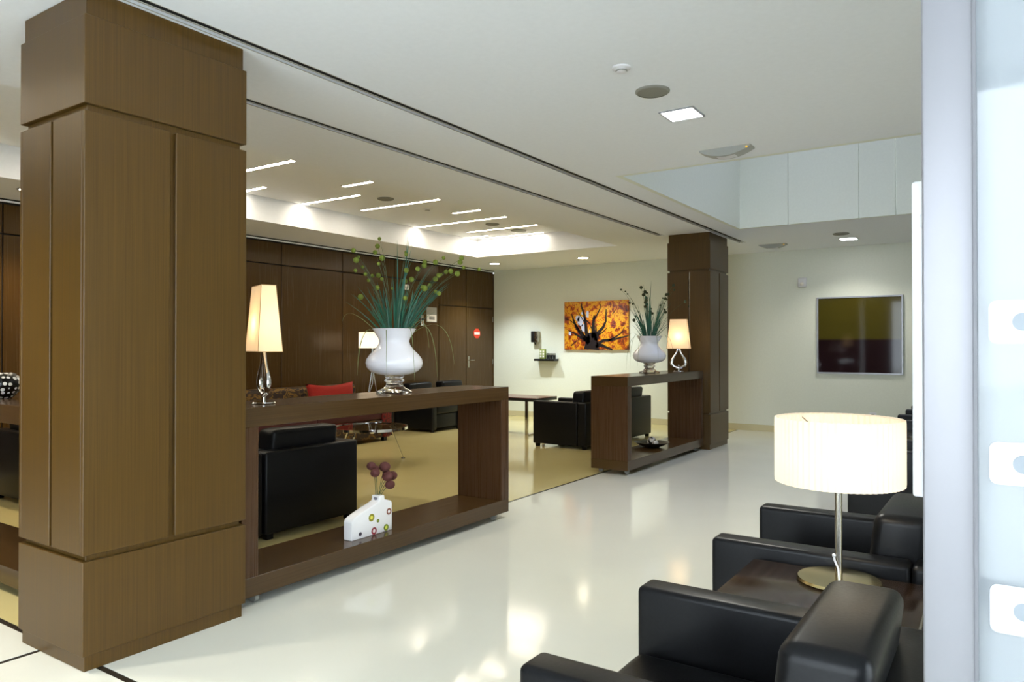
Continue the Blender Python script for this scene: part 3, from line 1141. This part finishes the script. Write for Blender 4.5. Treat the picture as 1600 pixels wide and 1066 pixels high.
for i, (y, z, r_) in enumerate(((3.362, 0.571, 0.023), (3.356, 0.532, 0.0235), (3.464, 0.554, 0.028), (3.462, 0.495, 0.027), (3.545, 0.485, 0.0255), (3.48, 0.440, 0.025), (3.410, 0.545, 0.02), (3.50, 0.51, 0.02))):
    w_ = (-0.02, 0.02, 0.0, 0.025, -0.01, 0.03, -0.03, -0.02)[i]
    bo = B().sphere((0, 0, 0), 1, 14, 10).build('flower_ball', M['ball_red'], a, smooth=True)
    bo.location = (w_, y - 3.4025, z - 0.36)
    bo.scale = (r_ * 1.3, r_ * 1.3, r_ * 1.15)
    q.tube([((i % 3 - 1) * 0.006, (i - 4) * 0.003, 0.0), (w_ * 0.5, (y - 3.4025) * 0.45, (z - 0.36) * 0.6), (w_, y - 3.4025, z - 0.36)], 0.0018, 6)
q.build('stems', M['stem'], a)

# bowl with dark and white balls on the second console's shelf
t = thing('decor_bowl', 'shallow black bowl on the shelf of the shorter console', 'bowl', (-3.40, 8.02, 0.15))
q = B()
q.lathe([(0.0, 0), (0.08, 0.0), (0.15, 0.03), (0.20, 0.06), (0.205, 0.062), (0.195, 0.062), (0.14, 0.036), (0.075, 0.012), (0.0, 0.010)], 36, caps=False)
q.build('dish', M['black'], t, smooth=True, auto=60)
M['ball_bw'] = noise_col(mat('black and pearl ball', '#222222', 0.3), (22, 22, 22), [(0.46, '#161616'), (0.52, '#cfcac2')], 1)
for i, (x, y, z, r_) in enumerate(((0, 0.0, 0.068, 0.055), (0.07, -0.06, 0.060, 0.038), (-0.04, 0.10, 0.062, 0.036))):
    o = B().sphere((0, 0, 0), r_, 16, 10).build('decor_ball', M['ball_bw'], None, smooth=True)
    o.location = (-3.40 + x, 8.02 + y, 0.15 + z)
    tag(o, ('largest marbled black and pearl ball in the middle of the bowl', 'small marbled ball on the near side of the bowl', 'small marbled ball on the far side of the bowl')[i], 'ball', 'marbled balls in the black bowl')

t = thing('dotted_pot', 'round black pot with white dots on the left console', 'pot', (-5.0, 1.95, 1.015))
q = B()
q.lathe([(0.0, 0), (0.05, 0), (0.07, 0.012), (0.10, 0.045), (0.118, 0.085), (0.108, 0.122), (0.075, 0.148), (0.055, 0.155), (0.05, 0.150), (0.0, 0.145)], 32, caps=False)
q.build('body', M['dotted'], t, smooth=True, auto=60)

# ------------------------------------------------------------------ back wall: pictures and small things
t = thing('autumn_tree_picture', 'colourful canvas of a dark tree among orange autumn leaves on the back wall', 'picture', (-6.01, YB, 1.70))
hw_, hh = 0.637, 0.435
q = B()
q.box(-hw_, hw_, -0.035, 0, -hh, hh)
q.build('canvas', M['autumn'], t, bevel=0.003)
q = B()
for (x, z, rx_, rz_) in ((-0.30, 0.08, 0.07, 0.10), (-0.24, -0.04, 0.05, 0.08), (-0.36, 0.13, 0.045, 0.06), (-0.16, 0.20, 0.03, 0.07), (-0.12, -0.16, 0.012, 0.10), (-0.26, 0.22, 0.03, 0.03), (-0.52, -0.14, 0.03, 0.04)):
    n = 16
    q.add([(x + rx_ * math.cos(2 * PI * k / n) * (0.8 + 0.3 * ((k * 7) % 5) / 4), -0.0362, z + rz_ * math.sin(2 * PI * k / n) * (0.8 + 0.3 * ((k * 3) % 4) / 3)) for k in range(n)], [tuple(range(n))])
q.build('sky_patch', M['print_sky'], t)
q = B()


def branch(pts, w0, w1):
    n_ = len(pts)
    vs = []
    for i, (x, z) in enumerate(pts):
        a_, c_ = pts[max(0, i - 1)], pts[min(n_ - 1, i + 1)]
        tx, tz = c_[0] - a_[0], c_[1] - a_[1]
        l_ = math.hypot(tx, tz) or 1
        w_ = 1.35 * (w0 + (w1 - w0) * i / (n_ - 1))
        vs += [(x - tz / l_ * w_, -0.0372, z + tx / l_ * w_), (x + tz / l_ * w_, -0.0372, z - tx / l_ * w_)]
    q.add(vs, [(2 * i, 2 * i + 1, 2 * i + 3, 2 * i + 2) for i in range(n_ - 1)])


def pp(*p):        # picture fractions (0..1000 wide, 0..740 high) to local metres
    return [(-hw_ + 2 * hw_ * x / 1000, hh - 2 * hh * z / 740) for x, z in p]


branch(pp((435, 738), (440, 640), (445, 560), (440, 480)), 0.115, 0.05)
branch(pp((400, 640), (330, 560), (250, 470), (190, 380), (150, 280), (120, 190)), 0.035, 0.006)
branch(pp((350, 600), (250, 540), (150, 480), (60, 440)), 0.022, 0.005)
branch(pp((390, 590), (355, 480), (345, 350), (320, 200), (280, 80), (270, 20)), 0.030, 0.006)
branch(pp((470, 560), (465, 400), (470, 300), (480, 220)), 0.034, 0.012)
branch(pp((480, 280), (530, 200), (570, 120), (580, 50)), 0.013, 0.005)
branch(pp((500, 600), (545, 480), (620, 400), (660, 310), (665, 130)), 0.030, 0.007)
branch(pp((500, 560), (510, 450), (505, 320)), 0.016, 0.006)
branch(pp((540, 520), (620, 470), (680, 410)), 0.010, 0.004)
branch(pp((520, 660), (620, 600), (760, 590), (880, 560), (1000, 530)), 0.024, 0.007)
branch(pp((700, 600), (820, 540), (910, 480), (940, 400)), 0.012, 0.004)
branch(pp((500, 690), (600, 670), (680, 710), (760, 738)), 0.022, 0.012)
branch(pp((250, 470), (190, 360), (100, 290), (20, 260)), 0.010, 0.003)
branch(pp((330, 330), (260, 220), (230, 160)), 0.007, 0.003)
branch(pp((320, 260), (400, 330), (440, 420)), 0.010, 0.006)
branch(pp((340, 560), (270, 430), (230, 330)), 0.010, 0.004)
branch(pp((760, 210), (800, 150), (830, 110)), 0.006, 0.003)
branch(pp((110, 680), (180, 620), (250, 580)), 0.008, 0.004)
q.build('tree_print', M['print_trunk'], t)

t = thing('framed_picture', 'dark glossy picture in a thin silver frame, right part of the back wall', 'picture', (-1.73, YB, 0.92))
pw, ph = 0.575, 1.14
for a in ((-pw, pw, 0, 0.022), (-pw, pw, ph - 0.022, ph), (-pw, -pw + 0.022, 0.022, ph - 0.022), (pw - 0.022, pw, 0.022, ph - 0.022)):
    q = B()
    q.box(a[0], a[1], -0.035, 0, a[2], a[3])
    q.build('frame', M['alu_white'], t, bevel=0.002, seg=1)
q = B()
q.box(-pw + 0.022, pw - 0.022, -0.022, 0, 0.022, ph - 0.022)
q.build('glazed_reflection_print', M['print_reflection'], t)

t = thing('soap_dispenser', 'small black and steel dispenser mounted on the back wall', 'dispenser', (-7.26, YB, 1.40))
q = B()
q.box(-0.075, 0.0, -0.10, 0, 0, 0.21)
q.build('black_cover', M['black'], t, bevel=0.012, seg=3)
q = B()
q.box(0.0, 0.075, -0.095, 0, 0, 0.21)
q.build('steel_cover', M['steel'], t, bevel=0.012, seg=3)
q = B()
q.lathe([(0.02, 0), (0.012, -0.04), (0.004, -0.045)], 12, (0, -0.06, 0.0))
q.build('nozzle', M['black'], t, smooth=True)

t = thing('wall_shelf', 'small black floating shelf under the dispenser on the back wall', 'shelf', (-7.01, YB, 1.055))
q = B()
q.box(-0.22, 0.22, -0.16, 0, 0, 0.04)
q.build('board', M['black'], t, bevel=0.002)
t = thing('stacked_box', 'pale green box with square windows on the small shelf', 'box', (-7.08, YB - 0.08, 1.095))
q = B()
q.box(-0.055, 0.055, -0.03, 0.03, 0, 0.18)
q.build('body', M['olive'], t, bevel=0.002)
for x in (-0.028, 0.028):
    for z in (0.045, 0.09, 0.135):
        q = B()
        q.box(x - 0.018, x + 0.018, -0.032, -0.029, z - 0.017, z + 0.017)
        q.build('window', M['sign_white'], t)
for k in range(3):
    t = thing('black_cup', ('left', 'middle', 'right')[k] + ' of three small black cups on the wall shelf', 'cup', (-6.965 + 0.065 * k, YB - 0.08, 1.095), 0, 'black cups on the wall shelf')
    q = B()
    q.lathe([(0.0, 0), (0.026, 0), (0.03, 0.10), (0.026, 0.10), (0.023, 0.01), (0.0, 0.01)], 18, caps=False)
    q.build('cup_body', M['black'], t, smooth=True, auto=40)
    q = B()
    q.lathe([(0.0292, 0.07), (0.0305, 0.074), (0.0308, 0.084), (0.0298, 0.088)], 18, caps=False)
    q.build('pale_band', M['sign_grey'], t, smooth=True)

t = thing('motion_detector', 'white wall mounted detector above the dark framed picture', 'detector', (-2.51, YB, 2.22))
q = B()
q.box(-0.065, 0.065, -0.05, 0, 0, 0.15)
q.build('housing', M['plastic'], t, bevel=0.022, seg=4)
q = B()
q.sphere((0, -0.045, 0.05), 0.03, s=(1, 0.5, 1))
q.build('lens', M['sign_white'], t, smooth=True)
t = thing('wall_socket', 'white power socket low on the back wall behind the drum lamp', 'socket', (-1.55, YB, 0.28))
q = B()
q.box(-0.045, 0.045, -0.012, 0, 0, 0.09)
q.build('plate', M['plastic'], t, bevel=0.004)
q = B()
q.lathe([(0.0, 0), (0.026, 0), (0.026, 0.004), (0.0, 0.004)], 20, caps=False)
o = q.build('socket_face', M['sign_grey'], t)
o.location = (0, -0.011, 0.045)
o.rotation_euler = (PI / 2, 0, 0)

# wood wall: signs
t = thing('no_entry_sign', 'red no entry sign with white bar on the wooden door', 'sign', (XL, 11.14, 1.57))
q = B()
q.prism([(0.115 * math.cos(PI / 8 + k * PI / 4) * 0.95, 0.115 * math.sin(PI / 8 + k * PI / 4) * 0.85) for k in range(8)], 'x', 0, 0.006)
q.build('plate', M['sign_red'], t)
q = B()
q.box(0.006, 0.0075, -0.085, 0.085, -0.022, 0.022)
q.build('white_bar', M['sign_white'], t)
t = thing('notice_board', 'grey metal notice plate on the wood wall left of the door', 'sign', (XL, 9.81, 1.875))
q = B()
q.box(0, 0.012, -0.135, 0.135, -0.13, 0.13)
q.build('plate', M['sign_grey'], t, bevel=0.002)
q = B()
q.box(0.012, 0.014, -0.125, 0.125, -0.12, 0.0)
q.build('lower_panel', M['sign_white'], t)
q = B()
for z in (-0.035, -0.055, -0.075):
    q.box(0.014, 0.015, -0.075, 0.075, z - 0.006, z + 0.006)
q.build('print', M['black'], t)
t = thing('exit_pictogram_sign', 'small white pictogram sign high on the wood wall behind the grasses', 'sign', (XL, 9.14, 2.315))
q = B()
q.box(0, 0.01, -0.08, 0.08, -0.042, 0.042)
q.build('plate', M['sign_white'], t)
q = B()
q.box(0.01, 0.0115, -0.065, -0.035, -0.026, 0.026)
q.box(0.01, 0.0115, -0.01, 0.02, -0.03, 0.01)
q.box(0.01, 0.0115, 0.035, 0.065, -0.02, 0.03)
q.build('print', M['sign_grey'], t)
t = thing('wall_bracket', 'small chrome bracket on the wood wall beside the grey notice plate', 'bracket', (XL, 9.55, 1.77))
q = B()
q.box(0, 0.02, -0.035, 0.035, -0.09, 0.09)
q.build('plate', M['chrome'], t, bevel=0.003)
q = B()
q.sphere((0.03, 0, 0.02), 0.02)
q.build('knob', M['black'], t, smooth=True)

# ------------------------------------------------------------------ ceiling lights and fittings
strips = [(4.60, -7.15, -5.58, 'nearest long ceiling light strip, cut by the pillar'), (5.20, -7.18, -6.78, 'short ceiling light strip next to the nearest pillar and tray wall'),
          (5.66, -6.02, -5.6, 'short ceiling light strip before the round tray speaker'), (6.08, -7.18, -6.22, 'light strip reaching the tray wall above the near lamp'),
          (6.79, -6.88, -5.6, 'light strip before the smoke detector in the tray'), (7.61, -6.03, -5.6, 'short light strip just past the smoke detector'),
          (8.21, -7.18, -5.6, 'longest ceiling light strip reaching the tray wall'), (9.0, -6.84, -5.6, 'light strip between the two far tray speakers'),
          (3.3, -6.9, -5.6, 'added unseen light strip behind the nearest pillar, second from it'), (2.1, -7.18, -5.6, 'added light strip hidden left of the nearest pillar'), (1.1, -6.9, -5.2, 'added unseen light strip above the left console'),  # these strips are added out of view to light the lounge
          (9.45, -7.18, -6.80, 'short light strip in the far corner of the tray'), (9.66, -7.05, -5.9, 'farthest light strip along the end of the tray')]
for y, x0, x1, lb in strips:
    t = thing('light_strip', lb, 'ceiling light', ((x0 + x1) / 2, y, 3.09), 0, 'light strips in the ceiling tray')
    h = (x1 - x0) / 2
    q = B()
    q.box(-h, h, -0.028, 0.028, -0.004, 0.0)
    q.build('diffuser', M['strip'], t)
    q = B()
    q.box(-h - 0.006, h + 0.006, -0.034, -0.028, -0.006, 0)
    q.box(-h - 0.006, h + 0.006, 0.028, 0.034, -0.006, 0)
    q.build('frame', M['alu_white'], t)


def disc_fitting(name, label, cat, loc, r_, m, drop=0.012, group=None):
    t = thing(name, label, cat, loc, 0, group)
    q = B()
    q.lathe([(r_, 0), (r_, -drop * 0.6), (r_ * 0.94, -drop), (r_ * 0.88, -drop)], 32, caps=False)
    q.build('rim', M['grey_plastic'], t, smooth=True, auto=40)
    q = B()
    q.lathe([(0, -drop * 0.8), (r_ * 0.9, -drop * 0.8)], 32, caps=False)
    q.build('grille', m, t)
    return t


M['body_grey'] = mat('pale grey plastic', '#a6a7a3', 0.4)
gm = M['grille'] = mat('perforated grille', '#84837a', 0.7)
G3 = 'round ceiling speakers'
disc_fitting('ceiling_speaker', 'round grey speaker beside the square hall downlight', 'speaker', (-1.665, 3.946, ZC), 0.098, gm, group=G3)
disc_fitting('ceiling_speaker', 'round speaker in the tray between the short and long strips', 'speaker', (-6.10, 6.41, 3.09), 0.1, gm, group=G3)
disc_fitting('ceiling_speaker', 'round speaker in the tray before the ninth strip', 'speaker', (-6.09, 8.6, 3.09), 0.1, gm, group=G3)
disc_fitting('ceiling_speaker', 'round speaker in the tray near its far end', 'speaker', (-6.1, 9.3, 3.09), 0.12, gm, group=G3)
disc_fitting('ceiling_speaker', 'round speaker near the back wall beside the far square downlight', 'speaker', (-1.737, 10.32, ZC), 0.1, gm, group=G3)
for lb, loc in (('white smoke detector in the hall ceiling before the speaker', (-1.66, 3.52, ZC)), ('smoke detector hanging in the lounge ceiling tray', (-6.12, 7.2, 3.09))):
    t = thing('smoke_detector', lb, 'detector', loc, 0, 'smoke detectors')
    q = B()
    q.lathe([(0.05, 0), (0.05, -0.008), (0.042, -0.013), (0.03, -0.015), (0.028, -0.026), (0.0, -0.028)], 24, caps=False)
    q.build('housing', M['plastic'], t, smooth=True, auto=40)
    q = B()
    q.lathe([(0.029, -0.016), (0.0305, -0.018), (0.0305, -0.022), (0.0285, -0.025)], 24, caps=False)
    q.build('vent_ring', M['grey_plastic'], t, smooth=True)
for lb, loc, s in (('bright square downlight in the hall ceiling near the speaker', (-1.675, 4.44, ZC), 0.10), ('small square downlight in the ceiling near the back wall', (-1.733, 10.87, ZC), 0.10)):
    t = thing('square_downlight', lb, 'ceiling light', loc, 0, 'square downlights')
    q = B()
    q.box(-s, s, -s, s, -0.006, 0)
    q.build('diffuser', M['led_square'], t)
    for a in ((-s - 0.012, s + 0.012, -s - 0.012, -s), (-s - 0.012, s + 0.012, s, s + 0.012), (-s - 0.012, -s, -s, s), (s, s + 0.012, -s, s)):
        q = B()
        q.box(*a, -0.008, 0)
        q.build('frame', M['alu_white'], t)
    spot_lamp('square_downlight_beam', (loc[0], loc[1], loc[2] - 0.03), 46 if loc[1] < 6 else 14, (1.0, 0.97, 0.86), 130, 0.6)
for lb, loc in (('round downlight at the wood wall corner beyond the tray', (-7.50, 10.66, ZC)), ('round downlight above the autumn tree picture', (-5.785, 10.78, ZC)),
                ('round downlight in the tray edge left of the nearest pillar', (-7.6, 3.2, ZC)),
                ('added unseen round downlight washing the golden side of the nearest pillar', (-3.75, 0.55, ZC)), ('added unseen round downlight over the left console', (-4.45, 0.75, ZC))):  # both added out of view to light the pillar's side
    t = thing('round_downlight', lb, 'ceiling light', loc, 0, 'round downlights')
    q = B()
    q.lathe([(0, -0.006), (0.085, -0.006), (0.085, 0.0), (0, 0.0)], 28, caps=False)
    q.build('diffuser', M['downlight'], t)
    q = B()
    q.lathe([(0.085, -0.004), (0.105, -0.006), (0.107, 0.0)], 28, caps=False)
    q.build('rim', M['alu_white'], t, smooth=True)
    spot_lamp('downlight_beam', (loc[0], loc[1], loc[2] - 0.02), 70 if loc[1] > 10 else (40 if loc[1] > 2 else 42), COOL if loc[1] > 10 else (NEUT if loc[1] < 2 else WARM), 110)
for lb, loc in (('boat shaped emergency light on the hall ceiling by the void', (-1.70, 5.42, ZC)), ('boat shaped emergency light on the ceiling near the farther pillar', (-2.74, 10.88, ZC))):
    t = thing('emergency_light', lb, 'emergency light', loc, 0, 'boat shaped emergency lights')
    n = 10
    prof = [(-0.19 + 0.38 * k / n, -0.012 - 0.05 * (1 - (2 * k / n - 1) ** 2)) for k in range(n + 1)]
    q = B()
    q.prism([(-0.19, 0.0)] + prof + [(0.19, 0.0)], 'y', -0.06, 0.06)
    q.build('body', M['body_grey'], t, smooth=True, auto=35)
    q = B()
    q.prism([(x * 0.9, z - 0.0015) for x, z in prof[1:-1]] + [(0.12, -0.02), (-0.12, -0.02)], 'y', -0.03, 0.045)
    q.build('diffuser', M['plastic'], t, smooth=True, auto=35)
    q = B()
    q.sphere((0.165, -0.061, -0.02), 0.008)
    q.build('led', M['led_yellow'], t, smooth=True)

# ------------------------------------------------------------------ open glass door leaf in the foreground
t = thing('glass_door_leaf', 'pale aluminium framed glass door leaf standing open at right edge', 'door', (0, 1.1, 0), 0, None)
q = B()
q.box(-0.0845, -0.027, -0.03, 0.03, 0.01, 2.55)
q.build('stile', M['stile'], t, bevel=0.003)
q = B()
q.box(0.80, 0.86, -0.03, 0.03, 0.01, 2.55)
q.build('stile', M['stile'], t, bevel=0.003)
for z in (0.01, 2.47):
    q = B()
    q.box(-0.027, 0.80, -0.03, 0.03, z, z + 0.08)
    q.build('rail', M['stile'], t, bevel=0.003)
q = B()
q.box(-0.027, 0.80, -0.005, 0.005, 0.09, 2.47)
q.build('pane', M['pane_whitened'], t)
q = B()
q.box(-0.029, -0.025, -0.031, -0.02, 0.09, 2.47)
q.build('gasket', mat('grey gasket', '#6f6f74', 0.6), t)
q = B()
q.box(-0.104, -0.088, 0.06, 0.085, 1.12, 1.56)
q.box(-0.092, -0.075, 0.03, 0.075, 1.17, 1.19)
q.box(-0.092, -0.075, 0.03, 0.075, 1.49, 1.51)
q.build('pull_handle', M['handle_white'], t, bevel=0.004)
M['sticker'] = mat('white sticker', '#c2c3c6', 0.5)
M['sticker_grey'] = mat('pale grey print', '#8d949b', 0.5)
for z0, z1 in ((1.333, 1.387), (1.158, 1.211), (0.974, 1.034)):
    q = B()
    rr_ = 0.009
    ol = []
    for (px_, pz_, a0_) in ((-0.0135 + rr_, z0 + rr_, PI), (0.06 - rr_, z0 + rr_, 1.5 * PI), (0.06 - rr_, z1 - rr_, 0), (-0.0135 + rr_, z1 - rr_, PI / 2)):
        ol += [(px_ + rr_ * math.cos(a0_ + k * PI / 8), pz_ + rr_ * math.sin(a0_ + k * PI / 8)) for k in range(5)]
    q.prism(ol, 'y', -0.0062, -0.005)
    s_ = q.build('sticker', M['sticker'], t)
    zc = (z0 + z1) / 2
    q = B()
    q.lathe([(0, 0), (0.011, 0), (0.011, 0.0006), (0, 0.0006)], 20, caps=False)
    o = q.build('emblem', M['sticker_grey'], s_)
    o.location = (0.022, -0.0062, zc)
    o.rotation_euler = (PI / 2, 0, 0)
